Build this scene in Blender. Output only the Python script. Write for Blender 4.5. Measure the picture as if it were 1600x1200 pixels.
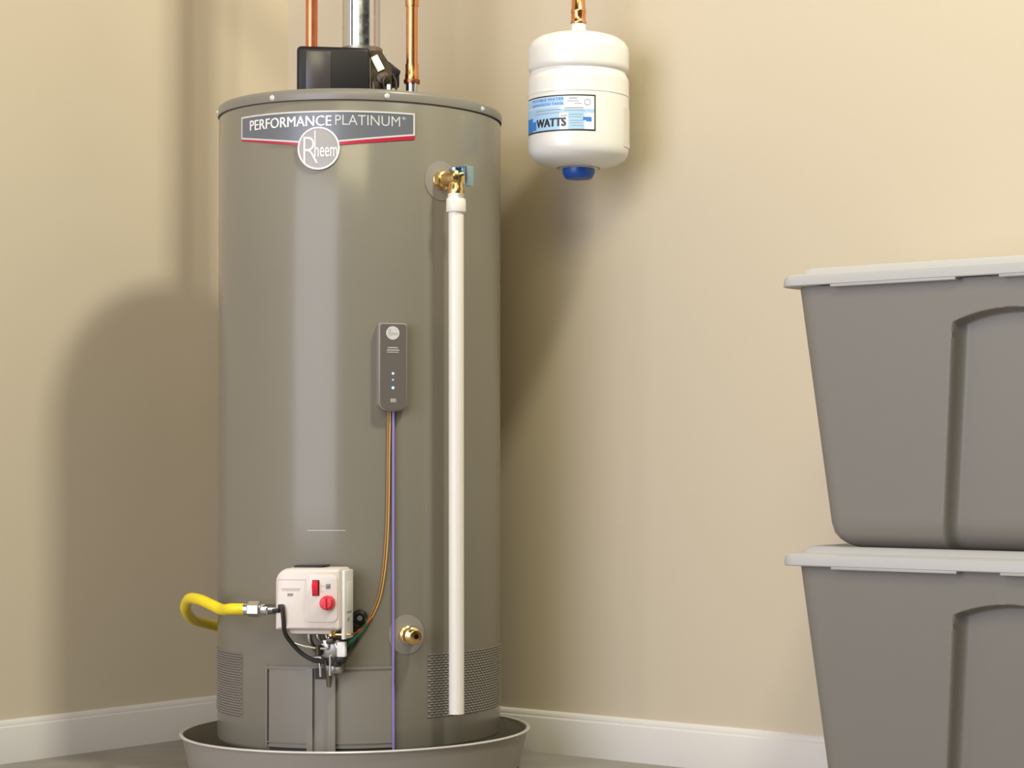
import bpy, bmesh, math, random
from mathutils import Vector, Matrix
random.seed(7)
PI = math.pi
R_ = math.radians
for o in list(bpy.data.objects): bpy.data.objects.remove(o)
SC = bpy.context.scene
COL = SC.collection

# ------------------------------------------------------------------ camera
# room frame: corner of the room at the origin, right wall in the plane y=0,
# left wall in the plane x=0, floor z=0
FPX, CX, CY, ROLL, TILT, TH = 3324.05, 1099.0, 647.36, 0.0015, 0.02, 0.9381
cam_d = bpy.data.cameras.new('camera'); cam = bpy.data.objects.new('camera', cam_d); COL.objects.link(cam)
cam_d.sensor_width = 36; cam_d.lens = FPX / 1600 * 36
cam_d.shift_x = (800 - CX) / 1600; cam_d.shift_y = -(600 - CY) / 1600
cam_d.clip_start = .05
dX = Vector((math.sin(TH), -math.cos(TH), 0)); dY = Vector((math.cos(TH), math.sin(TH), 0))
def to_room(v): return Vector((v.dot(dX), v.dot(dY), v.z))
fw = to_room(Vector((0, math.cos(TILT), math.sin(TILT)))); upv = to_room(Vector((0, -math.sin(TILT), math.cos(TILT))))
rt = fw.cross(upv)
up2 = (upv * math.cos(ROLL) + rt * math.sin(ROLL)); rt2 = fw.cross(up2)
mw = Matrix((rt2, up2, -fw)).transposed().to_4x4(); mw.translation = Vector((3.4486, -3.1785, .5779))
cam.matrix_world = mw
SC.camera = cam

# ------------------------------------------------------------------ light and exposure
SC.view_settings.view_transform = 'Standard'; SC.view_settings.look = 'None'
SC.view_settings.exposure = 0.0; SC.view_settings.gamma = 1; SC.view_settings.use_curve_mapping = False
W = bpy.data.worlds.new('studio'); SC.world = W; W.use_nodes = True
W.node_tree.nodes['Background'].inputs[0].default_value = (1, .9, .75, 1)
W.node_tree.nodes['Background'].inputs[1].default_value = .015
def area(name, loc, target, sx, sy, power, col):
    l = bpy.data.lights.new(name, 'AREA'); l.shape = 'RECTANGLE'; l.size = sx; l.size_y = sy; l.energy = power; l.color = col
    o = bpy.data.objects.new(name, l); COL.objects.link(o); o.location = loc
    o.rotation_euler = (Vector(target) - Vector(loc)).to_track_quat('-Z', 'Y').to_euler(); return o
area('key_lamp', (2.5, -.64, 3.15), (.70, -.22, .9), .28, .28, 61, (1, .98, .83))
area('softbox_lamp', (1.25, -3.95, 1.35), (1.1, 0, .9), 2.3, 2.5, 86, (.99, 1, 1.17))
area('added_overhead_fill', (2.9, -3.2, 3.1), (1.4, 0, .5), 1.6, 1.0, 50, (1, .90, .54))  # added fill without a known source, evens out the right wall

# ------------------------------------------------------------------ materials
def mat(name, col, rough=.5, metal=0., coat=0., spec=.5, bump=0., bscale=200., var=0., vscale=6., emit=None, estr=0., aniso=0.):
    m = bpy.data.materials.new(name); m.use_nodes = True; nt = m.node_tree; b = nt.nodes['Principled BSDF']
    b.inputs['Base Color'].default_value = (*col, 1); b.inputs['Roughness'].default_value = rough
    b.inputs['Metallic'].default_value = metal; b.inputs['Coat Weight'].default_value = coat
    b.inputs['Coat Roughness'].default_value = .12; b.inputs['Specular IOR Level'].default_value = spec
    if emit: b.inputs['Emission Color'].default_value = (*emit, 1); b.inputs['Emission Strength'].default_value = estr
    tc = nt.nodes.new('ShaderNodeTexCoord')
    if var:
        n = nt.nodes.new('ShaderNodeTexNoise'); n.inputs['Scale'].default_value = vscale; n.inputs['Detail'].default_value = 5
        nt.links.new(tc.outputs['Object'], n.inputs['Vector'])
        r = nt.nodes.new('ShaderNodeMapRange'); r.inputs[1].default_value = .3; r.inputs[2].default_value = .7
        r.inputs[3].default_value = 1 - var; r.inputs[4].default_value = 1 + var
        nt.links.new(n.outputs['Fac'], r.inputs[0])
        x = nt.nodes.new('ShaderNodeVectorMath'); x.operation = 'SCALE'; x.inputs[0].default_value = col
        nt.links.new(r.outputs[0], x.inputs['Scale']); nt.links.new(x.outputs[0], b.inputs['Base Color'])
    if bump:
        n2 = nt.nodes.new('ShaderNodeTexNoise'); n2.inputs['Scale'].default_value = bscale; n2.inputs['Detail'].default_value = 3
        nt.links.new(tc.outputs['Object'], n2.inputs['Vector'])
        bp = nt.nodes.new('ShaderNodeBump'); bp.inputs['Strength'].default_value = bump; bp.inputs['Distance'].default_value = .001
        nt.links.new(n2.outputs['Fac'], bp.inputs['Height']); nt.links.new(bp.outputs[0], b.inputs['Normal'])
    return m
def spangle(name):
    m = mat(name, (.62, .66, .72), .28, 1.)
    nt = m.node_tree; b = nt.nodes['Principled BSDF']; tc = nt.nodes.new('ShaderNodeTexCoord')
    v = nt.nodes.new('ShaderNodeTexVoronoi'); v.inputs['Scale'].default_value = 130; nt.links.new(tc.outputs['Object'], v.inputs['Vector'])
    r = nt.nodes.new('ShaderNodeMapRange'); r.inputs[3].default_value = .17; r.inputs[4].default_value = .25
    nt.links.new(v.outputs['Color'], r.inputs[0]); nt.links.new(r.outputs[0], b.inputs['Roughness'])
    return m
WALL = mat('beige_wall_paint', (.605, .524, .390), .75, bump=.12, bscale=350, var=.01, vscale=2)
TRIM = mat('white_trim_paint', (.70, .67, .625), .4, var=.01)
FLOOR = mat('grey_floor', (.275, .25, .215), .5, bump=.2, bscale=60, var=.13, vscale=9)
JACKET = mat('taupe_enamel', (.218, .200, .157), .19, spec=.34, var=.008, vscale=2)
JACKET2 = mat('taupe_enamel_lid', (.225, .207, .174), .33, spec=.4)
DARKGAP = mat('dark_recess', (.035, .031, .026), .7)
SLOT = mat('vent_slot_dark', (.075, .068, .058), .7)
PANM = mat('taupe_pan_metal', (.30, .275, .24), .34, spec=.6)
RIM = mat('bare_rim', (.80, .77, .72), .25, metal=.35)
WHITE = mat('white_tank_enamel', (.79, .785, .745), .3, coat=.3)
PVC = mat('white_pvc', (.80, .76, .70), .38)
COPPER = mat('copper', (.80, .36, .16), .24, 1., var=.12, vscale=30)
COPPERD = mat('tarnished_copper', (.36, .13, .055), .35, 1., var=.2, vscale=60)
COPPERR = mat('red_copper', (.74, .25, .13), .28, 1., var=.15, vscale=30)
GALV = spangle('galvanised_steel')
STEEL = mat('bright_steel', (.72, .73, .75), .25, 1.)
ZINC = mat('zinc_screw', (.80, .80, .78), .35, .35)
ESC = mat('pale_taupe_plastic', (.265, .245, .212), .38)
DSTEEL = mat('dull_steel', (.30, .28, .25), .35, 1.)
BRASS = mat('brass', (.80, .56, .24), .24, 1., var=.15, vscale=80)
BLACKP = mat('black_plastic', (.014, .013, .014), .42, spec=.28)
BLACKR = mat('black_rubber', (.02, .018, .016), .5)
BROWNM = mat('dark_brown_metal', (.075, .055, .035), .35, .6, var=.3, vscale=60)
CREAM = mat('cream_plastic', (.72, .645, .58), .38, var=.01)
RED = mat('red_plastic', (.72, .012, .03), .3)
YELLOW = mat('yellow_coating', (.90, .70, .012), .35)
PLATE = mat('slate_plate', (.135, .145, .165), .3, spec=.6)
SILV = mat('silver_print', (.60, .59, .57), .35)
EMBG = mat('emblem_grey', (.34, .32, .29), .35)
WPRINT = mat('white_print', (.85, .84, .82), .4)
GPRINT = mat('grey_print', (.40, .39, .38), .5)
CRIM = mat('crimson_print', (.50, .012, .05), .35)
CTRL = mat('graphite_plastic', (.125, .108, .095), .42)
CTRLS = mat('graphite_edge_plastic', (.26, .23, .215), .38)
LED = mat('blue_light', (.15, .35, .8), .4, emit=(.25, .5, 1), estr=.55)
LEDB = mat('blue_light_pale', (.4, .6, .9), .4, emit=(.35, .6, 1), estr=.8)
WIREB = mat('brown_wire', (.34, .16, .035), .45)
WIREG = mat('green_wire', (.02, .19, .09), .45)
WIRER = mat('red_wire', (.60, .10, .05), .45)
WIREV = mat('violet_wire', (.25, .2, .55), .4)
BIN = mat('grey_bin_plastic', (.212, .198, .174), .42, bump=.1, bscale=400)
LID = mat('light_grey_lid_plastic', (.435, .43, .43), .4, bump=.08, bscale=400)
BLUEC = mat('blue_cap_plastic', (.012, .075, .36), .35)
OLIVE = mat('olive_rim', (.28, .30, .05), .4)
LABW = mat('label_paper', (.82, .84, .88), .45)
LABK = mat('label_black', (.02, .02, .025), .45)
LABB = mat('label_blue', (.04, .22, .62), .45)
LABL = mat('label_pale_blue', (.38, .60, .85), .45)
LABG = mat('label_grey', (.35, .37, .40), .45)
CHROMEB = mat('bluish_chrome', (.34, .50, .64), .2, 1.)

# ------------------------------------------------------------------ mesh helpers
ORG = {}
def obj(name, bm, m, parent=None, label=None, smooth=True, auto=35, org=None):
    """link a bmesh (world coordinates) as one mesh object; origin at the root's base"""
    o_ = Vector(org) if org is not None else (ORG.get(parent, Vector((0, 0, 0))) if parent else Vector((0, 0, 0)))
    for v in bm.verts: v.co -= o_
    bmesh.ops.recalc_face_normals(bm, faces=bm.faces)
    me = bpy.data.meshes.new(name)
    if smooth:
        for f in bm.faces: f.smooth = True
        for e in bm.edges:
            if len(e.link_faces) == 2 and e.calc_face_angle(0) > R_(auto): e.smooth = False
    bm.to_mesh(me); bm.free()
    for mm in (m if isinstance(m, (list, tuple)) else [m]): me.materials.append(mm)
    o = bpy.data.objects.new(name, me); COL.objects.link(o)
    if parent: o.parent = parent; ORG[o] = o_
    else: o.location = o_; ORG[o] = o_
    if label: o['label'] = label
    return o
def thing(name, label, cat, loc, group=None):
    o = bpy.data.objects.new(name, None); COL.objects.link(o); o.location = loc; o.empty_display_size = .05
    o['label'] = label; o['category'] = cat
    if group: o['group'] = group
    ORG[o] = Vector(loc); return o
def tag(o, label, cat, group=None):
    o['label'] = label; o['category'] = cat
    if group: o['group'] = group
    return o
def struct(name, bm, m, smooth=False):
    o = obj(name, bm, m, smooth=smooth); o['kind'] = 'structure'; return o
def NB(): return bmesh.new()
def box(bm, c, s, bev=0, seg=2, rot=None, mi=0):
    """axis box, centre c, full size s; rot = 3x3 matrix applied about c"""
    g = bmesh.ops.create_cube(bm, size=1)
    vs = g['verts']
    for v in vs: v.co = Vector((v.co.x * s[0], v.co.y * s[1], v.co.z * s[2]))
    fs = list({f for v in vs for f in v.link_faces})
    if bev:
        es = list({e for v in vs for e in v.link_edges})
        r = bmesh.ops.bevel(bm, geom=es, offset=bev, segments=seg, profile=.5, affect='EDGES')
        vs = list({v for f in r['faces'] for v in f.verts} | {v for v in vs if v.is_valid})
        fs = list({f for v in vs for f in v.link_faces})
    for v in vs:
        if rot is not None: v.co = rot @ v.co
        v.co += Vector(c)
    for f in fs: f.material_index = mi
    return vs
def lathe(bm, axis_o, prof, n=48, axis=(0, 0, 1), ref=(1, 0, 0), mi=0, a0=0, a1=2 * PI):
    """prof: list of (r, h). closed revolve about axis through axis_o"""
    ax = Vector(axis).normalized(); u = Vector(ref); u = (u - ax * u.dot(ax)).normalized(); w = ax.cross(u); O_ = Vector(axis_o)
    full = abs(a1 - a0 - 2 * PI) < 1e-6; rings = []; k = n if full else n + 1
    for r, h in prof:
        if r < 1e-7: rings.append([bm.verts.new(O_ + ax * h)])
        else: rings.append([bm.verts.new(O_ + ax * h + (u * math.cos(a0 + (a1 - a0) * i / n) + w * math.sin(a0 + (a1 - a0) * i / n)) * r) for i in range(k)])
    for A, B in zip(rings, rings[1:]):
        for i in range(n if full else n):
            j = (i + 1) % k
            if not full and i + 1 >= k: continue
            q = ([A[0]] if len(A) == 1 else [A[i], A[j]]) + ([B[0]] if len(B) == 1 else [B[j], B[i]])
            if len(q) > 2:
                try: bm.faces.new(q).material_index = mi
                except ValueError: pass
    return rings
def spline(pts, n=8):
    P = [Vector(p) for p in pts]
    if len(P) < 3: return P
    Q = [P[0] * 2 - P[1]] + P + [P[-1] * 2 - P[-2]]; out = []
    for i in range(1, len(Q) - 2):
        p0, p1, p2, p3 = Q[i - 1:i + 3]
        for k in range(n):
            t = k / n
            out.append(.5 * ((2 * p1) + (p2 - p0) * t + (2 * p0 - 5 * p1 + 4 * p2 - p3) * t * t + (3 * p1 - p0 - 3 * p2 + p3) * t ** 3))
    out.append(P[-1]); return out
def tube(bm, pts, r, seg=10, caps=True, mi=0, radii=None):
    rings = []; prev = None
    for i, p in enumerate(pts):
        d = (pts[min(i + 1, len(pts) - 1)] - pts[max(i - 1, 0)]).normalized()
        if prev is None:
            u = d.orthogonal().normalized()
        else:
            u = (prev - d * prev.dot(d)).normalized()
        prev = u; w = d.cross(u); rr = radii[i] if radii else r
        rings.append([bm.verts.new(p + (u * math.cos(2 * PI * k / seg) + w * math.sin(2 * PI * k / seg)) * rr) for k in range(seg)])
    for A, B in zip(rings, rings[1:]):
        for k in range(seg):
            bm.faces.new((A[k], A[(k + 1) % seg], B[(k + 1) % seg], B[k])).material_index = mi
    if caps:
        bm.faces.new(rings[0][::-1]).material_index = mi; bm.faces.new(rings[-1]).material_index = mi
def V(*a): return Vector(a)

# tank frame --------------------------------------------------------
TX, TY, TR = .5778, -.3478, .26
def cyl_pt(a, z, d=0., C=(TX, TY), R=TR):
    a = R_(a); return V(C[0] + (R + d) * math.cos(a), C[1] + (R + d) * math.sin(a), z)
class Frame:
    """local frame on a cylinder: x to the right as seen from outside, y inwards, z up"""
    def __init__(s, a, C=(TX, TY), R=TR):
        a = R_(a); n = V(math.cos(a), math.sin(a), 0); s.r = V(-n.y, n.x, 0); s.i = -n; s.o = V(C[0], C[1], 0) + n * R
        s.rot = Matrix((s.r, s.i, V(0, 0, 1))).transposed()
    def __call__(s, x, out, z): return s.o + s.r * x - s.i * out + V(0, 0, z)
    def box(s, bm, x, out, z, sx, so, sz, bev=0, seg=2, mi=0, tilt=0.):
        rot = s.rot @ Matrix.Rotation(tilt, 3, 'Y') if tilt else s.rot
        return box(bm, s(x, out, z), (sx, so, sz), bev, seg, rot, mi)
def strip(bm, a0, a1, zt, zb, d0, d1, n=40, C=(TX, TY), R=TR, mi=0):
    """patch wrapped on a cylinder between angles, top zt(t), bottom zb(t), from offset d0 to d1"""
    zt_ = zt if callable(zt) else (lambda t: zt); zb_ = zb if callable(zb) else (lambda t: zb)
    cols = []
    for i in range(n + 1):
        t = i / n; a = a0 + (a1 - a0) * t
        cols.append([bm.verts.new(cyl_pt(a, z, d, C, R)) for z, d in ((zb_(t), d0), (zb_(t), d1), (zt_(t), d1), (zt_(t), d0))])
    for A, B in zip(cols, cols[1:]):
        for k in range(4): bm.faces.new((A[k], A[(k + 1) % 4], B[(k + 1) % 4], B[k])).material_index = mi
    bm.faces.new(cols[0]).material_index = mi; bm.faces.new(cols[-1][::-1]).material_index = mi
def disc_on_cyl(bm, a, z, rh, rv, d0, d1, n=40, C=(TX, TY), R=TR, rin=0., mi=0, dome=0.):
    """a thin disc (or ring) that hugs the cylinder"""
    loops = []
    for (r, d) in ((1, d0), (1, d1), (rin, d1 + dome)) if rin == 0 else ((1, d0), (1, d1), (rin, d1), (rin, d0)):
        if r == 0: loops.append([bm.verts.new(cyl_pt(a, z, d, C, R))]); continue
        loops.append([bm.verts.new(cyl_pt(a + math.degrees(math.cos(2 * PI * k / n) * rh * r / R), z + math.sin(2 * PI * k / n) * rv * r, d, C, R)) for k in range(n)])
        if r == 1 and d == d1 and rin == 0:
            for rr in (.8, .5, .25):
                loops.append([bm.verts.new(cyl_pt(a + math.degrees(math.cos(2 * PI * k / n) * rh * rr / R), z + math.sin(2 * PI * k / n) * rv * rr, d + dome * (1 - rr), C, R)) for k in range(n)])
    if rin: loops.append(loops[0])
    for A, B in zip(loops, loops[1:]):
        for k in range(n):
            j = (k + 1) % n
            q = [A[k], A[j]] + ([B[0]] if len(B) == 1 else [B[j], B[k]])
            bm.faces.new(q).material_index = mi
_tc = {}
def text_geo(s, bold=0.):
    """glyph outlines of the built-in font as (verts, faces), x from 0..w, y from 0..1 cap height"""
    k = (s, bold)
    if k in _tc: return _tc[k]
    cu = bpy.data.curves.new('glyphs', 'FONT'); cu.body = s; cu.size = 1; cu.offset = bold; cu.resolution_u = 3
    o = bpy.data.objects.new('glyphs', cu); COL.objects.link(o)
    dg = bpy.context.evaluated_depsgraph_get(); me = bpy.data.meshes.new_from_object(o.evaluated_get(dg))
    vs = [v.co.copy() for v in me.vertices]; fs = [tuple(p.vertices) for p in me.polygons]
    bpy.data.objects.remove(o); bpy.data.curves.remove(cu); bpy.data.meshes.remove(me)
    x0 = min(v.x for v in vs); x1 = max(v.x for v in vs); y0 = min(v.y for v in vs); y1 = max(v.y for v in vs)
    g = ([((v.x - x0) / (x1 - x0), (v.y - y0) / (y1 - y0)) for v in vs], fs); _tc[k] = g; return g
def text_on(bm, s, fn, bold=0., mi=0):
    """fn(u,v) -> world point for u,v in 0..1 over the text's box"""
    vs, fs = text_geo(s, bold); B = [bm.verts.new(fn(u, v)) for u, v in vs]
    for f in fs:
        try: bm.faces.new([B[i] for i in f]).material_index = mi
        except ValueError: pass
def text_cyl(bm, s, a0, a1, zb, zt, d, bold=0., C=(TX, TY), R=TR, mi=0):
    text_on(bm, s, lambda u, v: cyl_pt(a0 + (a1 - a0) * u, zb + (zt - zb) * v, d, C, R), bold, mi)

# ------------------------------------------------------------------ the room
bm = NB(); box(bm, (3.0, -3.0, -.05), (8.4, 8.4, .1)); struct('floor', bm, FLOOR)
bm = NB(); box(bm, (-.062, -2.0, 1.5), (.1, 4.1, 3.0)); struct('wall_left', bm, WALL)
bm = NB(); box(bm, (3.0, .062, 1.5), (6.3, .1, 3.0)); struct('wall_right', bm, WALL)
def baseboard(name, a, b, n):
    """profile extruded from a to b, n = direction into the room"""
    prof = [(-.012, 0), (0, 0), (0, .0665), (-.001, .0685), (-.0035, .070), (-.0035, .0725), (-.006, .0775), (-.009, .0805), (-.012, .081)]
    bm = NB(); A = [bm.verts.new(V(*a, 0) + V(*n, 0) * p + V(0, 0, z)) for p, z in prof]; B = [bm.verts.new(V(*b, 0) + V(*n, 0) * p + V(0, 0, z)) for p, z in prof]
    for i in range(len(prof)): j = (i + 1) % len(prof); bm.faces.new((A[i], A[j], B[j], B[i]))
    bm.faces.new(A); bm.faces.new(B[::-1])
    o = obj(name, bm, TRIM, smooth=True, auto=50); o['kind'] = 'structure'
baseboard('baseboard_left', (0, 0), (0, -4.05), (1, 0))
baseboard('baseboard_right', (0, 0), (6.15, 0), (0, -1))

# ------------------------------------------------------------------ drain pan
PX, PY = .5735, -.3521
bm = NB()
Rp = .3185
lathe(bm, (PX, PY, 0), [(0, .0005), (Rp - .022, .0005), (Rp - .015, .004), (Rp - .002, .0655), (Rp + .0, .0705), (Rp - .0028, .0705), (Rp - .0042, .066), (Rp - .017, .006), (Rp - .024, .003), (0, .003)], 128)
pan = thing('drain_pan', 'shallow round taupe metal pan on the floor with the tall heater in it', 'drain pan', (PX, PY, 0))
obj('pan_body', bm, PANM, pan)
bm = NB()
lathe(bm, (PX, PY, 0), [(Rp + .0036 * math.cos(t) , .0712 + .0022 * math.sin(t)) for t in [2 * PI * k / 10 for k in range(11)]], 128)
obj('rolled_rim', bm, RIM, pan, 'bare bright rolled rim of the pan')

# ------------------------------------------------------------------ water heater
H = thing('water_heater', 'tall taupe cylindrical gas water heater with a slate nameplate, standing in the round pan', 'water heater', (TX, TY, .003))
C0 = (TX, TY, 0)
bm = NB()
lathe(bm, C0, [(0, .064), (.235, .064), (.2555, .0615), (.2585, .0645), (.26, .068), (.26, .5), (.26, .9), (.26, 1.2065), (.2585, 1.209), (.25, 1.2095)], 192)
obj('jacket', bm, JACKET, H)
bm = NB()
lathe(bm, C0, [(.2605, 1.2062), (.2622, 1.2062), (.2627, 1.2085), (.2627, 1.2185), (.2615, 1.2225), (.2588, 1.2252), (.2545, 1.2265), (0, 1.2285)], 192)
obj('top_cap', bm, JACKET2, H)
bm = NB(); lathe(bm, C0, [(.2603, 1.2045), (.2612, 1.2045), (.2612, 1.2062), (.2603, 1.2062)], 192)
obj('seam', bm, DARKGAP, H)
for a in (-80.9, -34.7, 11.6, 57.8, 104, 150.3, -173, -127.1):
    bm = NB(); p = cyl_pt(a, 1.2135, .002); n = V(math.cos(R_(a)), math.sin(R_(a)), 0)
    lathe(bm, p, [(0, -.001), (.0052, -.001), (.0052, .0008), (.0030, .0012), (.0030, .0038), (0, .0042)], 6, axis=n, ref=(0, 0, 1))
    obj('screw', bm, ZINC, H)
for k in range(3):
    a = R_(-44.6 + 60 + 120 * k); bm = NB()
    box(bm, (TX + .2 * math.cos(a), TY + .2 * math.sin(a), .0335), (.05, .03, .061), .003, rot=Matrix.Rotation(a, 3, 'Z'))
    obj('foot', bm, JACKET2, H)

# nameplate
AL, AR = -98.4, -23.6
tcn = (-61 - AL) / (AR - AL)
def zbot(t): 
    k = abs(t - tcn) / (tcn if t < tcn else 1 - tcn); return 1.1300 + .0185 * k ** 1.25
bm = NB(); strip(bm, AL, AR, 1.1845, zbot, .0002, .0014, 60)
plate = obj('nameplate', bm, PLATE, H, 'slate nameplate with a silver border')
bm = NB()
wv = .0030; wa = math.degrees(.0030 / TR)
strip(bm, AL, AR, 1.1862, 1.1862 - wv, .0003, .0022, 60)
strip(bm, AL, AR, lambda t: zbot(t) + wv * .4, lambda t: zbot(t) - wv * .6, .0003, .0022, 60)
strip(bm, AL, AL + wa, 1.1862, 1.1475, .0003, .0022, 2); strip(bm, AR - wa, AR, 1.1862, 1.1475, .0003, .0022, 2)
obj('border', bm, SILV, plate)
bm = NB(); strip(bm, AL, AR, lambda t: zbot(t) - wv * .6, lambda t: zbot(t) - wv * .6 - .0030 - .0035 * t, .0003, .0016, 60)
obj('crimson_stripe', bm, CRIM, plate, 'crimson stripe along the lower edge')
bm = NB()
for da_, dz_, dd_ in ((.13, .0002, 0), (-.13, -.0002, .00005), (.0, .0, .0001)):
    text_cyl(bm, 'PERFORMANCE', -92.8 + da_, -56.0 + da_, 1.1594 + dz_, 1.1775 + dz_, .0019 + dd_, -.004)
obj('lettering', bm, WPRINT, plate, 'white bold PERFORMANCE')
bm = NB(); text_cyl(bm, 'PLATINUM', -54.5, -29.6, 1.1606, 1.1785, .0019, -.004); text_cyl(bm, '+', -29.0, -27.2, 1.1730, 1.1790, .0019, 0)
obj('lettering', bm, SILV, plate, 'thin pale PLATINUM with a plus sign')
EA, EZ, ER = -61.0, 1.1200, .0365
bm = NB(); disc_on_cyl(bm, EA, EZ, ER, ER, .0004, .0028); emb = obj('emblem', bm, EMBG, plate, 'round grey emblem below the lettering')
emb.parent = H
bm = NB(); disc_on_cyl(bm, EA, EZ, ER + .0012, ER + .0012, .0005, .0036, rin=.925, n=56)
def ea(px): return EA + (px - 500) * .2565
def ez(py): return EZ - (py - 230) * .001126
D3 = .0034
text_cyl(bm, 'R', ea(477), ea(499.5), ez(253), ez(212), D3, -.018)
strip(bm, ea(494.2), ea(496.0), ez(202), ez(243), .003, D3, 2)
text_cyl(bm, 'heem', ea(494.5), ea(529), ez(243.5), ez(221), D3, .006)
obj('emblem_lettering', bm, WPRINT, emb, 'white ring and word Rheem')

# thin seam mark on the jacket
bm = NB(); strip(bm, -65.2, -50.2, .4507, .4497, .0001, .0006, 10); obj('weld_line', bm, SILV, H)

# relief valve and escutcheon
bm = NB(); disc_on_cyl(bm, -11.85, 1.0712, .0335, .0355, .0003, .0015, dome=.003)
esc = obj('escutcheon', bm, ESC, H, 'round cover plate round the relief valve')
F = Frame(-12.3)
nrm = -F.i
bm = NB()
lathe(bm, F(0, 0, 1.071), [(0, 0), (.0165, 0), (.0165, .004), (.0155, .005), (.0155, .018), (.0125, .020), (.0125, .026), (.015, .028), (.015, .036), (.0155, .05), (.0135, .060), (.008, .064), (0, .065)], 28, axis=nrm, ref=(0, 0, 1))
lathe(bm, F(.0, .05, 1.071), [(0, 0), (.0128, 0), (.0128, -.016), (.0142, -.018), (.0142, -.028), (.0115, -.030), (.0115, -.040), (0, -.040)], 24)
rv = obj('relief_valve', bm, BRASS, H, 'brass relief valve body')
bm = NB(); lathe(bm, F(0, .0, 1.071), [(.0, .004), (.0175, .004), (.0175, .0165), (0, .0165)], 6, axis=nrm, ref=(0, 0, 1)); obj('hex', bm, BRASS, rv, smooth=False)
bm = NB()
lathe(bm, F(.0, .05, 1.071), [(0, .0), (.0105, .0), (.0105, .012), (.0125, .013), (.0125, .017), (0, .019)], 20)
F.box(bm, .006, .066, 1.089, .020, .030, .0025, .001)
F.box(bm, .006, .081, 1.072, .0185, .0025, .036, .001)
F.box(bm, .0015, .070, 1.083, .003, .020, .014, .001); F.box(bm, .0135, .070, 1.083, .003, .020, .014, .001)
obj('lever', bm, CHROMEB, rv, 'bluish metal test lever')

# control unit
F = Frame(-33)
bm = NB()
zt, zb = .8132, .6588
def ctl_loop(inset, out):
    w = .0252 - inset; pts = []
    pts += [(-w, zt - inset - .003), (-w + .003, zt - inset), (w - .003, zt - inset), (w, zt - inset - .003), (w, .6700 + inset * .5)]
    for k in range(1, 8):
        t = k / 8; x = w - 2 * w * t
        e = 1 - abs(2 * t - 1) ** 3.2
        pts.append((x, .6665 + inset * .5 - (.0078 - inset * .5) * e))
    pts.append((-w, .6700 + inset * .5))
    return [bm.verts.new(F(x, out, z)) for x, z in pts]
L = [ctl_loop(0, -.002), ctl_loop(0, .0165), ctl_loop(.0018, .0185)]
n = len(L[0])
for A, B in zip(L, L[1:]):
    for k in range(n): bm.faces.new((A[k], A[(k + 1) % n], B[(k + 1) % n], B[k]))
bm.faces.new(L[-1]); bm.faces.new(L[0][::-1])
cu = obj('control_unit', bm, CTRLS, H, 'slim upright display unit with rounded foot')
bm = NB(); L = [ctl_loop(.0019, .0180), ctl_loop(.0026, .0192)]
for A, B in zip(L, L[1:]):
    for k in range(n): bm.faces.new((A[k], A[(k + 1) % n], B[(k + 1) % n], B[k]))
bm.faces.new(L[-1]); bm.faces.new(L[0][::-1])
obj('face_panel', bm, CTRL, cu)
def fdisc(bm, F, x, z, r, o0, o1, n=24, mi=0):
    lathe(bm, F(x, o0, z), [(r, 0), (r, o1 - o0), (0, o1 - o0)], n, axis=-F.i, ref=(0, 0, 1), mi=mi)
bm = NB(); fdisc(bm, F, -.001, .7955, .0118, .019, .0198, 32); obj('round_badge', bm, SILV, cu, 'round silver badge with the word Rheem')
bm = NB()
text_on(bm, 'R', lambda u, v: F(-.0088 + .006 * u, .0200, .7890 + .0135 * v), 0)
text_on(bm, 'heem', lambda u, v: F(-.0032 + .0115 * u, .0200, .7918 + .0065 * v), .01)
obj('badge_lettering', bm, GPRINT, cu)
bm = NB()
F.box(bm, -.001, .0193, .7697, .0175, .0004, .0022); F.box(bm, -.0005, .0193, .7655, .0220, .0004, .0022); F.box(bm, -.001, .0193, .7618, .0205, .0004, .0016)
obj('fine_print', bm, GPRINT, cu)
bm = NB(); F.box(bm, .0002, .0194, .6772, .0105, .0006, .0068, .0002); obj('push_button', bm, mat('button_pale', (.36, .33, .30), .5), cu, 'small pale button')
for z, mm, r in ((.7246, LEDB, .0022), (.7134, LED, .0019), (.6995, LEDB, .0026)):
    bm = NB(); fdisc(bm, F, -.0005, z, r, .019, .0196, 16); obj('indicator_light', bm, mm, cu)

# wires below the control unit
def wire(name, pts, r, m, parent, label=None, d=.0, seg=8):
    bm = NB(); tube(bm, spline(pts, 6), r, seg); return obj(name, bm, m, parent, label)
wire('brown_wire', [cyl_pt(-34.2, .662, .006)] + [cyl_pt(a, z, .0035) for a, z in ((-34.2, .62), (-34.4, .57), (-34.6, .48), (-35.4, .413), (-36.6, .363), (-38.6, .324), (-42.0, .293), (-46.6, .270))] + [cyl_pt(-49.5, .250, .012), cyl_pt(-52, .236, .022)], .0017, WIREB, H)
wire('amber_wire', [cyl_pt(-33.5, .662, .006)] + [cyl_pt(a, z, .004) for a, z in ((-33.5, .62), (-33.7, .57), (-33.9, .48), (-34.6, .413), (-35.8, .363), (-37.7, .324), (-41.0, .293))] + [cyl_pt(-45.6, .272, .008)], .0013, mat('amber_wire', (.62, .36, .10), .45), H)
wire('violet_wire', [cyl_pt(-32.2, .664, .006), cyl_pt(-32.2, .62, .0045), cyl_pt(-32.15, .4, .0045), cyl_pt(-32.05, .2, .0045), cyl_pt(-32.05, .10, .0055), cyl_pt(-32.05, .035, .006), cyl_pt(-32.05, .006, .010)], .0023, WIREV, H, 'straight violet wire running down into the pan')
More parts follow.
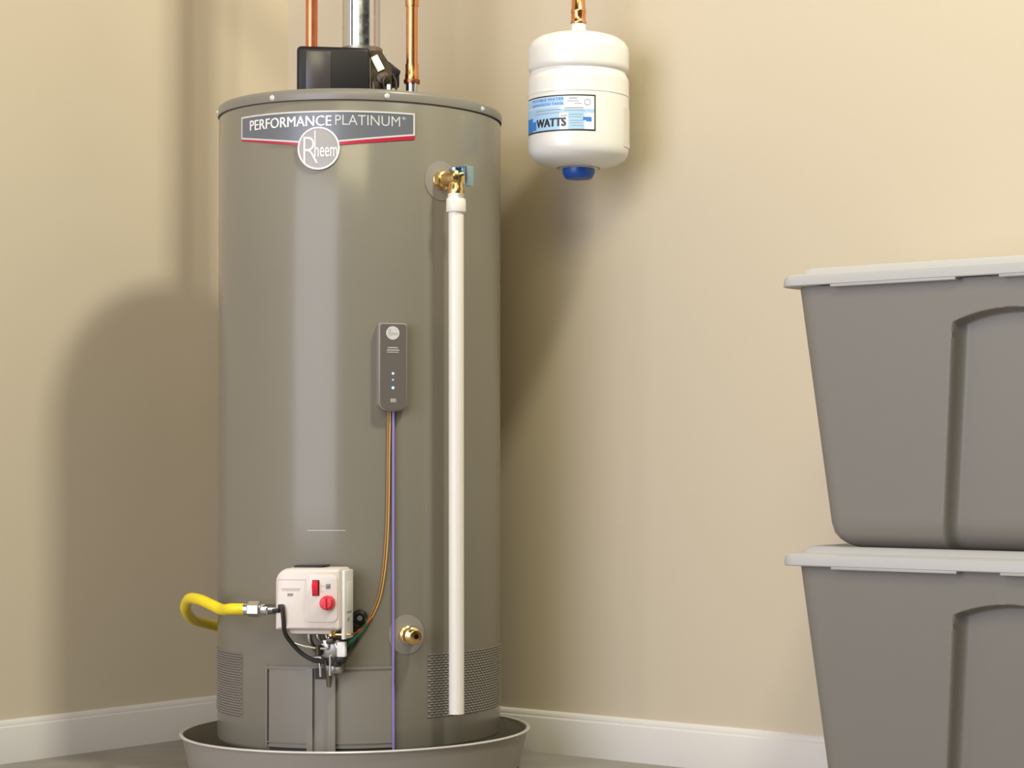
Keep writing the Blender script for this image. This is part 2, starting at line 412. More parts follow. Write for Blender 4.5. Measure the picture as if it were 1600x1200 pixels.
wire('green_wire', [cyl_pt(-41.6, .296, .006), cyl_pt(-43, .282, .008), cyl_pt(-45.6, .268, .011), cyl_pt(-49, .252, .014), cyl_pt(-51.5, .238, .020), cyl_pt(-53, .228, .03)], .0028, WIREG, H)
wire('green_wire', [cyl_pt(-43.0, .301, .010), cyl_pt(-42.8, .288, .012), cyl_pt(-46, .272, .010), cyl_pt(-50.5, .246, .010), cyl_pt(-53, .222, .018)], .0018, WIREG, H)
wire('red_wire', [cyl_pt(-40.6, .298, .006), cyl_pt(-42.6, .287, .009), cyl_pt(-45.0, .277, .011), cyl_pt(-47.5, .268, .010)], .0024, WIRER, H)
wire('dark_green_wire', [cyl_pt(-47.0, .283, .004), cyl_pt(-47.2, .262, .006), cyl_pt(-50.5, .235, .010), cyl_pt(-52.4, .214, .012)], .0018, BLACKR, H)
# igniter push button
F = Frame(-44.8); bm = NB()
lathe(bm, F(0, 0, .299), [(0, 0), (.0135, 0), (.0135, .008), (.0105, .011), (.0105, .024), (.0085, .026), (.0085, .021), (0, .021)], 24, axis=-F.i, ref=(0, 0, 1))
ig = obj('igniter_button', bm, BLACKP, H, 'round black igniter button')
bm = NB(); fdisc(bm, F, 0, .299, .0048, .020, .0265, 16); obj('button_tip', bm, DSTEEL, ig)
wire('igniter_wire', [F(-.004, .008, .290), F(-.013, .013, .296), F(-.014, .014, .284), F(-.006, .012, .276), F(-.004, .008, .262), F(-.012, .006, .247), F(-.03, .012, .232)], .0016, BLACKR, H)

# gas valve -------------------------------------------------------
F = Frame(-60.5)
def rounded_slab(bm, F, x0, x1, z0, z1, o0, o1, radii, bev=.003, n=6, mi=0):
    """front-facing rounded rectangle slab; radii = (tl, tr, br, bl)"""
    def loop(ins, out):
        pts = []
        for cx_, cz_, r, a_ in ((x0, z1, radii[0], 180), (x1, z1, radii[1], 90), (x1, z0, radii[2], 0), (x0, z0, radii[3], -90)):
            sx = 1 if cx_ == x0 else -1; sz = -1 if cz_ == z1 else 1
            ccx, ccz = cx_ + sx * r, cz_ + sz * r
            for k in range(n + 1):
                t = R_(a_ - 90 * k / n); rr = max(r - ins, .0002)
                pts.append((ccx + rr * math.cos(t), ccz + rr * math.sin(t)))
        return [bm.verts.new(F(x, out, z)) for x, z in pts]
    L = [loop(0, o0), loop(0, o1 - bev), loop(bev * .3, o1 - bev * .3), loop(bev, o1)]; m_ = len(L[0])
    for A, B in zip(L, L[1:]):
        for k in range(m_): bm.faces.new((A[k], A[(k + 1) % m_], B[(k + 1) % m_], B[k])).material_index = mi
    bm.faces.new(L[0][::-1]).material_index = mi; bm.faces.new(L[-1]).material_index = mi
bm = NB(); rounded_slab(bm, F, -.055, .060, .282, .388, .016, .076, (.024, .006, .006, .003), .007)
gv = obj('gas_valve', bm, CREAM, H, 'cream gas control valve with red controls')
bm = NB(); rounded_slab(bm, F, -.036, .042, .2745, .30, .020, .066, (.003, .003, .005, .005), .004)
obj('lower_housing', bm, CREAM, gv)
bm = NB(); F.box(bm, .0625, .040, .325, .006, .052, .118, .0015)
F.box(bm, .0665, .040, .338, .002, .03, .05, .0005)
obj('side_plate', bm, mat('pale_side_plate', (.80, .79, .77), .4), gv, 'pale side plate with a small dark decal')
bm = NB(); F.box(bm, .0664, .046, .352, .0012, .012, .012); obj('decal', bm, LABG, gv); bm = NB(); F.box(bm, .0664, .045, .300, .0012, .008, .006); obj('decal', bm, LABG, gv)
bm = NB(); rounded_slab(bm, F, -.0005, .056, .296, .3775, .0745, .0785, (.010, .010, .010, .010), .002); obj('raised_panel', bm, CREAM, gv)
bm = NB(); rounded_slab(bm, F, .012, .0245, .3415, .3685, .077, .0805, (.001,) * 4, .0008); ro = obj('rocker_bezel', bm, mat('dark_red', (.10, .006, .01), .4), gv)
bm = NB()
A_ = [(.3432, .0795), (.3432, .0835), (.352, .0865), (.360, .0880), (.3668, .0845), (.3668, .0795)]
l0 = [bm.verts.new(F(.0138, o, z)) for z, o in A_]; l1 = [bm.verts.new(F(.0228, o, z)) for z, o in A_]
for k in range(6): bm.faces.new((l0[k], l0[(k + 1) % 6], l1[(k + 1) % 6], l1[k]))
bm.faces.new(l0); bm.faces.new(l1[::-1]); obj('rocker_switch', bm, RED, gv, 'red rocker switch', smooth=False)
bm = NB(); lathe(bm, F(.0395, .077, .3295), [(.0128, 0), (.0132, .003), (.0118, .013), (.0100, .0155), (0, .0162)], 12, axis=-F.i, ref=(0, 0, 1))
F.box(bm, .0395, .0945, .3295, .0045, .005, .019, .001); obj('knob', bm, RED, gv, 'red faceted knob', smooth=False)
bm = NB(); F.box(bm, .0400, .0788, .3578, .0075, .0016, .0078, .0004); obj('lens', bm, mat('grey_green', (.14, .16, .15), .3), gv)
bm = NB()
FP = mat('faint_print', (.50, .44, .40), .5)
for a_ in ((.0305, .0787, .3585, .0070, .0003, .0008), (.0295, .0787, .3490, .0060, .0003, .0009), (-.0265, .0762, .3530, .034, .0004, .0016), (-.0265, .0762, .3503, .030, .0004, .0010)):
    bm = NB(); F.box(bm, *a_); obj('faint_print', bm, FP, gv)
bm = NB()
bm = NB(); F.box(bm, -.0275, .0764, .3430, .0095, .0006, .0042); obj('grey_mark', bm, mat('grey_mark', (.27, .235, .225), .5), gv)
bm = NB()   # groove lines of the housing
GR = mat('cream_groove', (.42, .36, .32), .6); F.box(bm, -.010, .0760, .3685, .080, .0006, .0007); obj('groove', bm, GR, gv); bm = NB(); F.box(bm, .0, .0768, .2862, .098, .0008, .0012)
obj('groove', bm, GR, gv)
bm = NB(); F.box(bm, -.005, .034, .3895, .050, .03, .004, .001); F.box(bm, .02, .03, .3905, .012, .02, .003, .001); obj('top_bracket', bm, BLACKP, gv)
bm = NB(); lathe(bm, F(.0395, .055, .285), [(0, 0), (.010, 0), (.010, -.006), (.0075, -.008), (.0075, -.014), (0, -.014)], 12)
F.box(bm, .054, .050, .2735, .040, .014, .004, .0015); obj('brass_fitting', bm, BRASS, gv, 'brass outlet fitting')
# gas inlet on the left side
bm = NB(); s0 = F(-.055, .052, .316)
lathe(bm, s0, [(0, .004), (.0085, .004), (.0085, .020), (0, .020)], 20, axis=-F.r, ref=(0, 0, 1)); obj('inlet_pipe', bm, DSTEEL, gv)
# heater manifold below the valve
bm = NB()
for pts, r in (([F(-.004, .042, .282), F(-.003, .042, .262), F(.006, .038, .245), F(.018, .030, .232), F(.022, .020, .205), F(.022, .012, .180)], .0042),
               ([F(.011, .042, .282), F(.012, .044, .268), F(.022, .040, .255), F(.030, .034, .240), F(.032, .022, .200)], .0034),
               ([F(.024, .044, .282), F(.030, .046, .262), F(.034, .036, .236), F(.036, .022, .205)], .0026)):
    tube(bm, spline(pts, 5), r, 8)
F.box(bm, .033, .034, .247, .034, .020, .034, .003); F.box(bm, .020, .026, .228, .05, .018, .012, .002); F.box(bm, .036, .020, .212, .03, .02, .018, .003)
mf = obj('burner_manifold', bm, DSTEEL, H, 'dull steel tubes and bracket below the gas valve')
bm = NB(); F.box(bm, .0355, .050, .262, .014, .008, .010, .002); lathe(bm, F(.014, .05, .246), [(0, -.009), (.0052, -.009), (.0052, .009), (0, .009)], 12); lathe(bm, F(.045, .046, .226), [(0, -.009), (.0048, -.009), (.0048, .009), (0, .009)], 6)
obj('fitting', bm, BROWNM, mf)
wire('pilot_tube', [F(-.044, .058, .296), F(-.043, .058, .278), F(-.038, .057, .266), F(-.022, .054, .256), F(.004, .052, .2505), F(.030, .050, .248)], .0020, STEEL, H, 'thin bright pilot tube')
wire('pilot_tube', [F(.012, .046, .232), F(.016, .046, .220), F(.0165, .044, .200)], .0022, STEEL, H)
wire('pilot_tube', [F(.034, .046, .236), F(.0335, .044, .220), F(.0325, .042, .202)], .0024, STEEL, H)
wire('pilot_tube', [F(.016, .040, .280), F(.030, .046, .268), F(.040, .046, .262), F(.046, .046, .250)], .0018, STEEL, H)
wire('black_cable', [F(-.043, .077, .322), F(-.040, .081, .321), F(-.038, .080, .300), F(-.038, .074, .280), F(-.032, .066, .264), F(-.014, .058, .242), F(.006, .054, .230), F(.026, .048, .226)], .0040, BLACKR, H, 'thick black cable from the valve face')
bm = NB(); F.box(bm, -.043, .078, .3215, .010, .010, .010, .002); F.box(bm, -.052, .076, .3155, .014, .008, .007, .002); obj('cable_plug', bm, BLACKP, gv)
bm = NB(); F.box(bm, .0545, .046, .2475, .0150, .012, .0260, .002); obj('white_connector', bm, WPRINT, H, 'small white plug')
bm = NB(); F.box(bm, .050, .044, .2295, .020, .012, .010, .002); F.box(bm, .036, .040, .2245, .020, .010, .012, .002); obj('black_clip', bm, BLACKP, H)

# burner door and base details
F2 = Frame(-57.3)
DZ0, DZ1, DA0, DA1 = .0705, .2125, -83.0, -31.6
bm = NB(); strip(bm, DA0, DA1, DZ1, DZ0, .0002, .0042, 40)
door = obj('burner_door', bm, JACKET2, H, 'curved burner access panel')
bm = NB(); strip(bm, DA0 + 1, DA1 - .6, DZ1 - .0015, DZ1 - .0045, .0042, .0062, 40); strip(bm, DA0 + .3, DA0 + 1.0, DZ1, DZ0, .0042, .0060, 2); strip(bm, DA0 + 1, DA1 - 1, DZ0 + .010, DZ0 + .008, .0042, .0058, 40)
obj('door_bead', bm, JACKET2, door)
bm = NB(); strip(bm, DA0 + .9, DA0 + 1.55, .203, .0775, .0043, .0048, 2)
for z in (.203, .0775): disc_on_cyl(bm, DA0 + 1.25, z, .0024, .0028, .0043, .005, 12)
obj('slot', bm, DARKGAP, door)
bm = NB(); strip(bm, DA0 + 1.5, DA1 - 1, DZ0 - .001, .0625, .0005, .0012, 30); obj('painted_gap_shade', bm, DARKGAP, H)  # dark strip laid on the jacket as painted shade below the door
bm = NB(); strip(bm, -64.2, -53.6, .2105, .022, .0044, .0085, 12)
strip(bm, -64.2, -62.0, .2105, .022, .0085, .0145, 4); strip(bm, -56.3, -53.6, .2105, .022, .0085, .0145, 4)
obj('centre_channel', bm, JACKET2, door, 'upright ribbed channel at the middle of the panel')
bm = NB(); strip(bm, -61.3, -57.0, .2112, .192, .0086, .0100, 6); obj('channel_opening', bm, DARKGAP, door)

# louvred vents: rows of small hooded slots
def vent(name, a0, a1, z0, z1):
    bm = NB(); strip(bm, a0, a1, z1, z0, .0001, .0004, 20); v = obj(name, bm, mat('vent_back', (.165, .149, .126), .4), H, 'panel of small louvre slots')
    hood = NB(); slot = NB(); rows = 25; dz = (z1 - z0) / rows; da = 2.15; k = 0
    for r_ in range(rows):
        z = z0 + (r_ + .5) * dz; a = a0 + .3 + (da * .5 if r_ % 2 else 0)
        while a + da * .72 < a1:
            b = a + da * .72
            p = [cyl_pt(a, z + dz * .38, .0004), cyl_pt(b, z + dz * .38, .0004), cyl_pt(b - .2, z - dz * .05, .0017), cyl_pt(a + .2, z - dz * .05, .0017)]
            q = [hood.verts.new(x) for x in p]; hood.faces.new(q)
            e0 = hood.verts.new(cyl_pt(a, z - dz * .05, .0004)); e1 = hood.verts.new(cyl_pt(b, z - dz * .05, .0004))
            hood.faces.new((q[0], q[3], e0)); hood.faces.new((q[1], e1, q[2]))
            s = [slot.verts.new(cyl_pt(x, zz, .0006)) for x, zz in ((a, z - dz * .46), (b, z - dz * .46), (b, z - dz * .02), (a, z - dz * .02))]
            slot.faces.new(s); a += da
    h = obj('louvre_hoods', hood, JACKET2, v); h['kind'] = 'stuff'
    s = obj('louvre_slots', slot, SLOT, v); s['kind'] = 'stuff'
vent('vent_panel', -150, -97.0, .1165, .2300)
vent('vent_panel', -17.9, 44, .1165, .2305)

# drain valve
bm = NB(); disc_on_cyl(bm, -26.6, .2665, .0325, .0350, .0003, .0015, dome=.003); obj('escutcheon', bm, ESC, H, 'round cover plate round the drain valve')
F = Frame(-26.6); bm = NB()
lathe(bm, F(0, 0, .2665), [(0, 0), (.0155, 0), (.0155, .010), (.012, .012), (.012, .020), (.0145, .022), (.0145, .034), (.0120, .036), (.0112, .036), (.0112, .050), (.0095, .051), (.0045, .051), (.0045, .040), (0, .040)], 28, axis=-F.i, ref=(0, 0, 1))
for k in range(4): lathe(bm, F(0, .0375 + .0032 * k, .2665), [(.0112, -.0012), (.0124, 0), (.0112, .0012)], 28, axis=-F.i, ref=(0, 0, 1))
dv = obj('drain_valve', bm, BRASS, H, 'brass drain valve')
bm = NB(); lathe(bm, F(0, .023, .2665), [(.0, 0), (.0165, .0), (.0165, .009), (0, .009)], 6, axis=-F.i, ref=(0, 0, 1)); obj('hex', bm, BRASS, dv, smooth=False)
bm = NB(); fdisc(bm, F, 0, .2665, .0044, .0395, .0402, 16); obj('bore', bm, DARKGAP, dv)

# ------------------------------------------------------------------ draft hood / damper on top
CA = R_(-44.6); ec = V(math.cos(CA), math.sin(CA), 0); er = V(-ec.y, ec.x, 0)
def top(x, t, z): return V(TX, TY, 0) + er * x + ec * t + V(0, 0, z)
RT = Matrix((er, -ec, V(0, 0, 1))).transposed()
def tbox(bm, x, t, z, sx, st, sz, bev=0, rot=0., seg=2):
    return box(bm, top(x, t, z), (sx, st, sz), bev, seg, RT @ Matrix.Rotation(rot, 3, 'Y') if rot else RT)
dh = thing('vent_damper', 'black box-shaped flue damper sitting on top of the heater', 'flue damper', top(0, 0, 1.2285))
bm = NB(); tbox(bm, -.0505, .0, 1.2820, .1330, .14, .106, .008, seg=3); obj('housing', bm, BLACKP, dh)
bm = NB(); tbox(bm, -.078, .0706, 1.283, .045, .002, .085, .001); obj('front_panel', bm, mat('black_gloss_panel', (.055, .047, .049), .3), dh)
bm = NB(); lathe(bm, top(0, 0, 0), [(.0345, 1.333), (.0395, 1.333), (.0395, 1.3445), (.0362, 1.3445), (.0345, 1.341)], 40); obj('collar', bm, DSTEEL, dh)
bm = NB()
vs = [(.017, 1.3325), (.036, 1.3325), (.050, 1.312), (.056, 1.300), (.056, 1.2295), (.017, 1.2295)]
a_ = [bm.verts.new(top(x, .052, z)) for x, z in vs]; b_ = [bm.verts.new(top(x, -.052, z)) for x, z in vs]
for k in range(6): bm.faces.new((a_[k], a_[(k + 1) % 6], b_[(k + 1) % 6], b_[k]))
bm.faces.new(a_); bm.faces.new(b_[::-1]); obj('side_bracket', bm, BROWNM, dh, smooth=False)
bm = NB(); tbox(bm, .030, .0545, 1.3085, .014, .003, .030, .001, rot=R_(-28)); obj('white_tag', bm, WPRINT, dh, 'white tag on the bracket')
bm = NB(); tbox(bm, .054, .035, 1.296, .030, .03, .024, .003, rot=R_(38)); tbox(bm, .060, .03, 1.283, .020, .03, .028, .003)
obj('motor', bm, BLACKP, dh)
bm = NB(); lathe(bm, top(.040, .054, 1.280), [(0, -.002), (.011, -.002), (.011, .010), (.004, .012), (0, .012)], 16, axis=ec, ref=(0, 0, 1)); tbox(bm, .028, .055, 1.262, .018, .006, .028, .002)
obj('gear', bm, BROWNM, dh)
bm = NB(); tbox(bm, .050, .060, 1.2585, .007, .010, .020, .001); obj('white_plug', bm, WPRINT, dh)
bm = NB()
for pts in ([top(.046, .06, 1.288), top(.040, .068, 1.272), top(.044, .066, 1.256), top(.056, .06, 1.240)], [top(.058, .055, 1.290), top(.064, .06, 1.27), top(.062, .06, 1.245), top(.060, .05, 1.231)], [top(.024, .058, 1.29), top(.026, .066, 1.268), top(.034, .064, 1.248), top(.040, .055, 1.234)]):
    tube(bm, spline(pts, 5), .0022, 6)
obj('cable', bm, BLACKR, dh)

# vent pipe
bm = NB(); lathe(bm, top(0, 0, 0), [(.0315, 1.3446), (.0350, 1.3446), (.0350, 2.05), (.0315, 2.05)], 48)
vp = thing('vent_pipe', 'wide shiny galvanised flue pipe rising from the black damper', 'pipe', top(0, 0, 1.3446)); obj('pipe', bm, GALV, vp)
bm = NB(); tbox(bm, -.018, .0305, 1.69, .004, .003, .70, .001); obj('lock_seam', bm, GALV, vp)

# ------------------------------------------------------------------ copper pipes
bm = NB(); hl = top(-.0938, 0, 0)
ht = thing('copper_pipe', 'reddish copper pipe rising left of the shiny flue pipe', 'pipe', top(-.0938, -.085, 1.2285))
b0 = top(-.0938, -.085, 0)
lathe(bm, b0, [(.0085, 1.30), (.0111, 1.30), (.0111, 2.05), (.0085, 2.05)], 24); obj('pipe', bm, COPPERR, ht)
bm = NB(); lathe(bm, b0, [(.0, 1.2287), (.0125, 1.2287), (.0125, 1.300), (.0, 1.300)], 20); obj('nipple', bm, STEEL, ht, 'steel nipple')
EX, EY, ERd = .926, -.130, .0940
cp = thing('copper_pipe', 'orange copper pipe right of the shiny flue pipe, ending in a steel nipple', 'pipe', top(.0935, .03, 1.2287))
b1 = top(.0935, .03, 0)
bm = NB(); tube(bm, [b1 + V(0, 0, 1.285), b1 + V(0, 0, 1.6), b1 + V(0, 0, 2.0)], .0108, 24)
obj('pipe', bm, COPPER, cp)
bm = NB(); tube(bm, [b1 + V(0, 0, 2.0), V(EX, EY, 2.0)], .0108, 20); obj('cross_pipe', bm, COPPER, cp); bm = NB(); tube(bm, [V(EX, EY, 2.012), V(EX, EY, 1.386)], .0092, 20)
obj('branch_pipe', bm, COPPER, cp)
bm = NB(); lathe(bm, b1, [(.0108, 1.3125), (.0122, 1.3125), (.0122, 1.2955), (.0128, 1.2935), (.0128, 1.283), (.0108, 1.283)], 24)
obj('coupling', bm, COPPER, cp); bm = NB()
lathe(bm, b1, [(.0108, 1.4215), (.0126, 1.4215), (.0126, 1.46), (.0108, 1.46)], 24); obj('coupling', bm, COPPER, cp)
bm = NB(); lathe(bm, b1, [(.0, 1.2835), (.0148, 1.2835), (.0152, 1.280), (.0148, 1.2765), (0, 1.2765)], 24); obj('solder_ring', bm, COPPERD, cp, 'dark tarnished ring')
bm = NB(); lathe(bm, b1, [(.0, 1.2287), (.0112, 1.2287), (.0112, 1.2765), (.0, 1.2765)], 24); obj('nipple', bm, STEEL, cp, 'steel nipple')

# ------------------------------------------------------------------ expansion tank
ex = thing('expansion_tank', 'small white expansion tank hanging from a copper pipe beside the right wall', 'expansion tank', (EX, EY, 1.090))
EC = (EX, EY)
bm = NB(); r = ERd
prof = [(0, 1.1135), (.03, 1.1140), (.055, 1.1175), (.074, 1.1235), (.086, 1.131), (.0915, 1.139), (.0937, 1.148), (r, 1.160), (r, 1.2735), (.0932, 1.279), (.0905, 1.2845), (.0888, 1.288),
        (.0890, 1.2915), (.0912, 1.2935), (.0935, 1.297), (r, 1.303), (r, 1.330), (.0925, 1.339), (.087, 1.348), (.075, 1.3565), (.055, 1.3625), (.030, 1.3665), (.0135, 1.368), (0, 1.368)]
lathe(bm, (EX, EY, 0), prof, 96); obj('shell', bm, WHITE, ex)
bm = NB(); lathe(bm, (EX, EY, 0), [(r - .001, 1.2480), (r + .0009, 1.2482), (r + .0009, 1.2460), (r - .001, 1.2458)], 96); obj('weld_seam', bm, WHITE, ex)
bm = NB(); lathe(bm, (EX, EY, 0), [(0, 1.366), (.0155, 1.366), (.0145, 1.372), (.0138, 1.3755), (.0138, 1.3845), (0, 1.3845)], 24); obj('neck', bm, WHITE, ex)
bm = NB(); lathe(bm, (EX, EY, 0), [(0, 1.3850), (.0148, 1.3850), (.0152, 1.388), (.0140, 1.3905), (.0134, 1.3925), (.0134, 1.404), (.0142, 1.4055), (.0142, 1.411), (.0128, 1.413), (.0123, 1.440), (.0094, 1.440)], 24)
obj('adapter', bm, COPPER, ex, 'copper adapter on top of the tank')
bm = NB(); lathe(bm, (EX, EY, 0), [(0, 1.1138), (.0405, 1.1150), (.0415, 1.1168), (.0405, 1.1185), (0, 1.1190)], 40); obj('gasket', bm, OLIVE, ex, 'olive gasket')
bm = NB(); lathe(bm, (EX, EY, 0), [(0, 1.1145), (.0300, 1.1145), (.0300, 1.1060), (.0265, 1.0985), (.0235, 1.0955), (.0, 1.0945)], 36); obj('valve_cap', bm, BLUEC, ex, 'blue plastic valve cap')
# label
A0, A1, ZT, ZB = -128., -31.2, 1.2375, 1.1715
def estrip(bm, a0, a1, zt, zb, d, n=30): strip(bm, a0, a1, zt, zb, d - .0003, d, n, EC, ERd)
bm = NB(); estrip(bm, A0, A1, ZT, ZB, .0006); lb = obj('label_sticker', bm, LABK, ex, 'blue and white label with a black border')
bm = NB(); estrip(bm, A0 + 1.6, A1 - 1.6, ZT - .0027, ZB + .0027, .0009); obj('label_field', bm, LABW, lb)
bm = NB(); estrip(bm, A0 + 1.7, -72, 1.2165, 1.1745, .0011); estrip(bm, -72, -33, 1.2110, 1.2045, .0011); estrip(bm, -62, -44, 1.2045, 1.1745, .0011)
estrip(bm, A0 + 1.7, -67, 1.2340, 1.2180, .0011); obj('label_tint', bm, LABL, lb)
bm = NB(); text_cyl(bm, 'POTABLE WATER', -112, -66.5, 1.2275, 1.2325, .0014, .01, EC, ERd); obj('label_lettering', bm, LABB, lb); bm = NB(); text_cyl(bm, 'EXPANSION TANK', -112, -66.5, 1.2190, 1.2240, .0014, .01, EC, ERd)
obj('label_lettering', bm, LABB, lb); bm = NB(); estrip(bm, -112, -104.5, 1.1925, 1.1765, .0014, 6); estrip(bm, A0 + 1.7, -112, 1.2000, 1.1745, .0013, 6)
obj('blue_block', bm, LABB, lb); bm = NB(); estrip(bm, -45.5, -36, 1.1965, 1.1905, .0014, 6); estrip(bm, -42, -36, 1.1905, 1.1885, .0014, 6); obj('arrow_mark', bm, LABB, lb)
bm = NB(); 
for k in (-.55, 0, .55): text_cyl(bm, 'WATTS', -103.5 + k, -64.5 + k, 1.1800 + k * .0003, 1.1955 + k * .0003, .0015 + k * .00008, .01, EC, ERd)
obj('label_lettering', bm, LABK, lb)
bm = NB()
for a0, a1, z, h in ((-61, -52, 1.2305, .002), (-63, -50, 1.2255, .0014), (-55, -47, 1.2210, .0014), (-66, -45, 1.2130, .002), (-66, -44, 1.2085, .0016), (-61, -46, 1.2010, .0016), (-61, -47, 1.1965, .0014), (-60, -45, 1.1900, .0016), (-60, -46, 1.1855, .0014), (-59, -45, 1.1805, .0014), (-106, -70, 1.2105, .0022), (-106, -72, 1.2050, .002), (-70, -63, 1.1990, .002)):
    estrip(bm, a0, a1, z + h / 2, z - h / 2, .0013, 8)
disc_on_cyl(bm, -40.5, 1.2235, .0060, .0060, .0009, .0014, 24, EC, ERd, rin=.8)
obj('fine_print', bm, LABG, lb)
bm = NB(); strip(bm, 12, 60, 1.2235, 1.1505, .0002, .0010, 16, EC, ERd); obj('side_label', bm, mat('pale_side_label', (.72, .68, .62), .45), ex, 'pale label round the right side')

# ------------------------------------------------------------------ discharge pipe (PVC)
pt = Frame(-12.3)(0, .05, 0); pb = cyl_pt(-12.1, 0, .051)
dp = thing('discharge_pipe', 'long straight white plastic pipe hanging down from the brass relief valve', 'pipe', (pb.x, pb.y, .127))
ztop = 1.0395
def lerp(z): t = (ztop - z) / (ztop - .127); q = pt.lerp(pb, t); return V(q.x, q.y, z)
axp = (lerp(ztop) - lerp(.127)).normalized()
bm = NB(); lathe(bm, lerp(.127), [(.0102, .002), (.0134, 0), (.0134, .89), (.0102, .89)], 32, axis=axp); obj('pipe', bm, PVC, dp)
bm = NB(); lathe(bm, lerp(1.0105), [(.0134, 0), (.0168, .0), (.0173, .001), (.0173, .0225), (.0165, .024), (.0140, .025), (.0140, .0340), (.0115, .0345)], 32, axis=axp); obj('adapter', bm, PVC, dp, 'white threaded adapter')

# ------------------------------------------------------------------ gas hose
F = Frame(-60.5)
gh = thing('gas_hose', 'yellow coated flexible gas hose with silver nuts curling round behind the heater', 'gas hose', (.30, -.50, .30))
st = F(-.055, .052, .316); dl = -F.r
bm = NB(); lathe(bm, st, [(0, .018), (.0095, .018), (.0105, .020), (.0105, .030), (.0085, .033), (0, .033)], 20, axis=dl, ref=(0, 0, 1)); obj('nipple', bm, STEEL, gh, 'bright steel nipple')
bm = NB(); lathe(bm, st, [(0, .033), (.0128, .033), (.0138, .035), (.0138, .053), (.0128, .055), (0, .055)], 6, axis=dl, ref=(0, 0, 1)); obj('nut', bm, STEEL, gh, smooth=False)
bm = NB(); lathe(bm, st, [(0, .055), (.0108, .055), (.0108, .062), (0, .062)], 20, axis=dl, ref=(0, 0, 1)); obj('sleeve', bm, STEEL, gh)
q0 = st + dl * .060; q1 = st + dl * .085
pts = [q0, q1] + [cyl_pt(a, z, d) for a, z, d in ((-92.5, .312, .062), (-99, .318, .058), (-108, .3245, .055), (-119, .3235, .055), (-128, .311, .056), (-133.5, .298, .057), (-145, .2765, .056), (-158, .262, .055), (-170, .248, .05), (-182, .235, .045), (-196, .222, .04))]
bm = NB(); P = spline(pts, 12); tube(bm, P, .0098, 16)
obj('hose', bm, YELLOW, gh, 'yellow coated hose')

# ------------------------------------------------------------------ storage bins
def rrect(x0, x1, y0, y1, r, n=6):
    pts = []
    for cx_, cy_, a in ((x0 + r, y0 + r, 180), (x1 - r, y0 + r, 270), (x1 - r, y1 - r, 0), (x0 + r, y1 - r, 90)):
        for k in range(n + 1):
            t = R_(a + 90 * k / n); pts.append((cx_ + r * math.cos(t), cy_ + r * math.sin(t)))
    return pts
BX0, BX1, BY0, BY1 = 1.574, 2.376, -.430, -.004   # lid outline
BCX = 1.975
def loft(bm, loops, close_bottom=True, close_top=True):
    Ls = [[bm.verts.new(p) for p in l] for l in loops]; n = len(Ls[0])
    for A, B in zip(Ls, Ls[1:]):
        for k in range(n): bm.faces.new((A[k], A[(k + 1) % n], B[(k + 1) % n], B[k]))
    if close_bottom: bm.faces.new(Ls[0][::-1])
    if close_top: bm.faces.new(Ls[-1])
HB = .4075      # body height
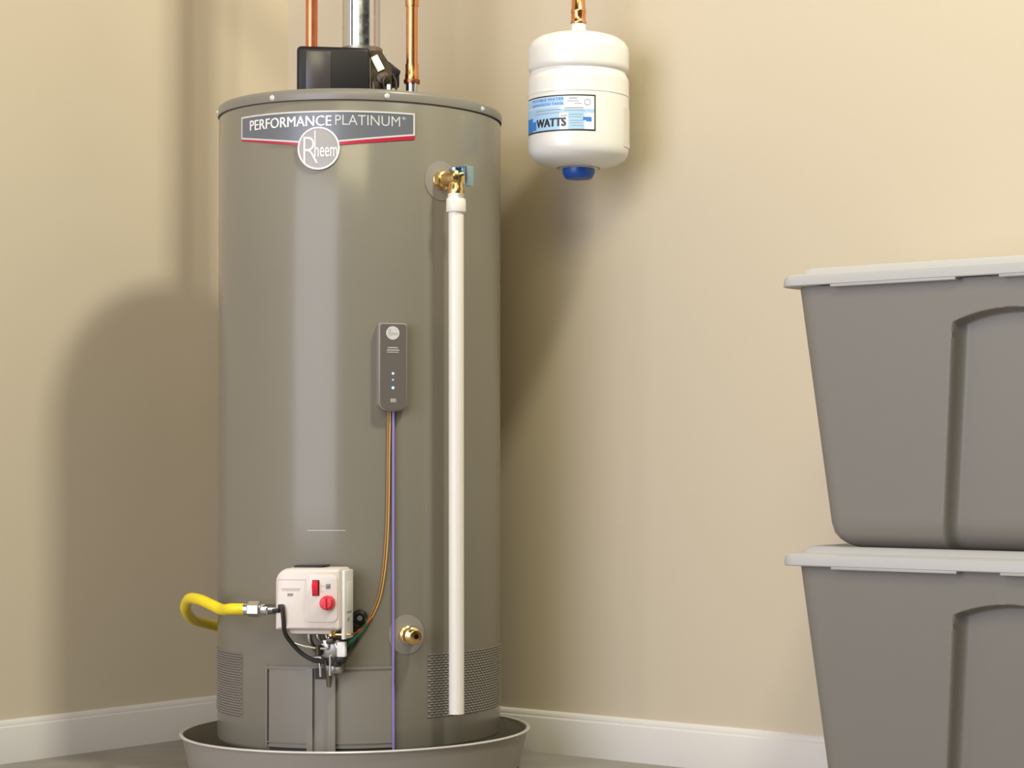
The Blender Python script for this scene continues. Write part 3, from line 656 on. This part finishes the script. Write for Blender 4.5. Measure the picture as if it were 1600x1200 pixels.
def bin_body(z0):
    """tapered body; the front and back walls have an arched recess in the middle"""
    bm = NB(); ov = .021; tap = .043; cr = .030
    levels = [0, .0008, .003, .0075, .014, .024, .040] + [.04 + .28 * k / 24 for k in range(1, 25)] + [.32 + .0011 * k for k in range(1, 40)] + [.375, .390, HB]
    loops = []
    NX = 260
    def recess(x, h):
        """depth of the arched recess at distance x from the centre line, height h above the bin's foot"""
        hw = .091 + .040 * (1 - h / HB)           # widens downwards
        if x >= hw: return 0
        e = min(1, (hw - x) / .015); e = 1 - (1 - e) ** 2.2
        g = (.3445 + .0165 * (1 - (x / .092) ** 2) - h) / .007
        if g <= 0: return 0
        g = min(1, g); g = 1 - (1 - g) ** 2
        return .0245 * (1 - .2 * (1 - h / HB)) * e * g
    for h in levels:
        t = 1 - h / HB; ins = tap * t
        # foot rounding
        fr = .036
        fr_in = fr - math.sqrt(max(0, fr * fr - max(0, fr - h) ** 2)) if h < fr else 0
        x0, x1 = BX0 + ov + ins + fr_in, BX1 - ov - ins - fr_in
        y0, y1 = BY0 + ov * .8 + ins * .75 + fr_in, BY1 - ov * .8 - ins * .75 - fr_in
        r = cr
        pts = []
        for cx_, cy_, a in ((x0 + r, y0 + r, 180),):
            for k in range(9): tt = R_(a + 90 * k / 8); pts.append((cx_ + r * math.cos(tt), cy_ + r * math.sin(tt)))
        for k in range(1, NX):
            x = x0 + r + (x1 - x0 - 2 * r) * k / NX; pts.append((x, y0 + recess(abs(x - BCX), h)))
        for k in range(9): tt = R_(270 + 90 * k / 8); pts.append((x1 - r + r * math.cos(tt), y0 + r + r * math.sin(tt)))
        for k in range(9): tt = R_(90 * k / 8); pts.append((x1 - r + r * math.cos(tt), y1 - r + r * math.sin(tt)))
        for k in range(9): tt = R_(90 + 90 * k / 8); pts.append((x0 + r + r * math.cos(tt), y1 - r + r * math.sin(tt)))
        loops.append([V(x, y, z0 + h) for x, y in pts])
    loft(bm, loops); return bm
def bin_lid(z0):
    """z0 = bottom of the lid's lip"""
    bm = NB(); L = []
    for ins, z, r in ((.020, z0 + .006, .022), (.004, z0 + .000, .028), (.0015, z0, .030), (.0, z0 + .0015, .031), (.0012, z0 + .0120, .030), (.0035, z0 + .0165, .029), (.008, z0 + .0188, .028),
                      (.020, z0 + .0195, .024), (.024, z0 + .0200, .022), (.030, z0 + .0275, .020), (.036, z0 + .0300, .020), (.048, z0 + .0300, .018), (.054, z0 + .0265, .018), (.16, z0 + .0255, .01)):
        L.append([V(x, y, z) for x, y in rrect(BX0 + ins, BX1 - ins, BY0 + ins, BY1 - ins, r)])
    loft(bm, L); return bm
LZ1 = .4085; Z2 = LZ1 + .0270; LZ2 = Z2 + HB
for z, lz, txt in ((0.0005, LZ1, 'lower grey plastic storage bin standing on the floor under the other one'), (Z2, LZ2, 'upper grey plastic storage bin stacked on top of another bin')):
    b = thing('storage_bin', txt, 'storage bin', (BCX, -.217, z), 'stacked grey storage bins')
    obj('body', bin_body(z), BIN, b, auto=60)
    obj('lid', bin_lid(lz), LID, b, 'light grey snap-on lid')
    for xx in (BX0 + .255, BX1 - .255):
        bm = NB(); box(bm, (xx - .045, BY0 + .012, lz - .001), (.22, .022, .0055), .001); obj('lid_latch', bm, LID, b)
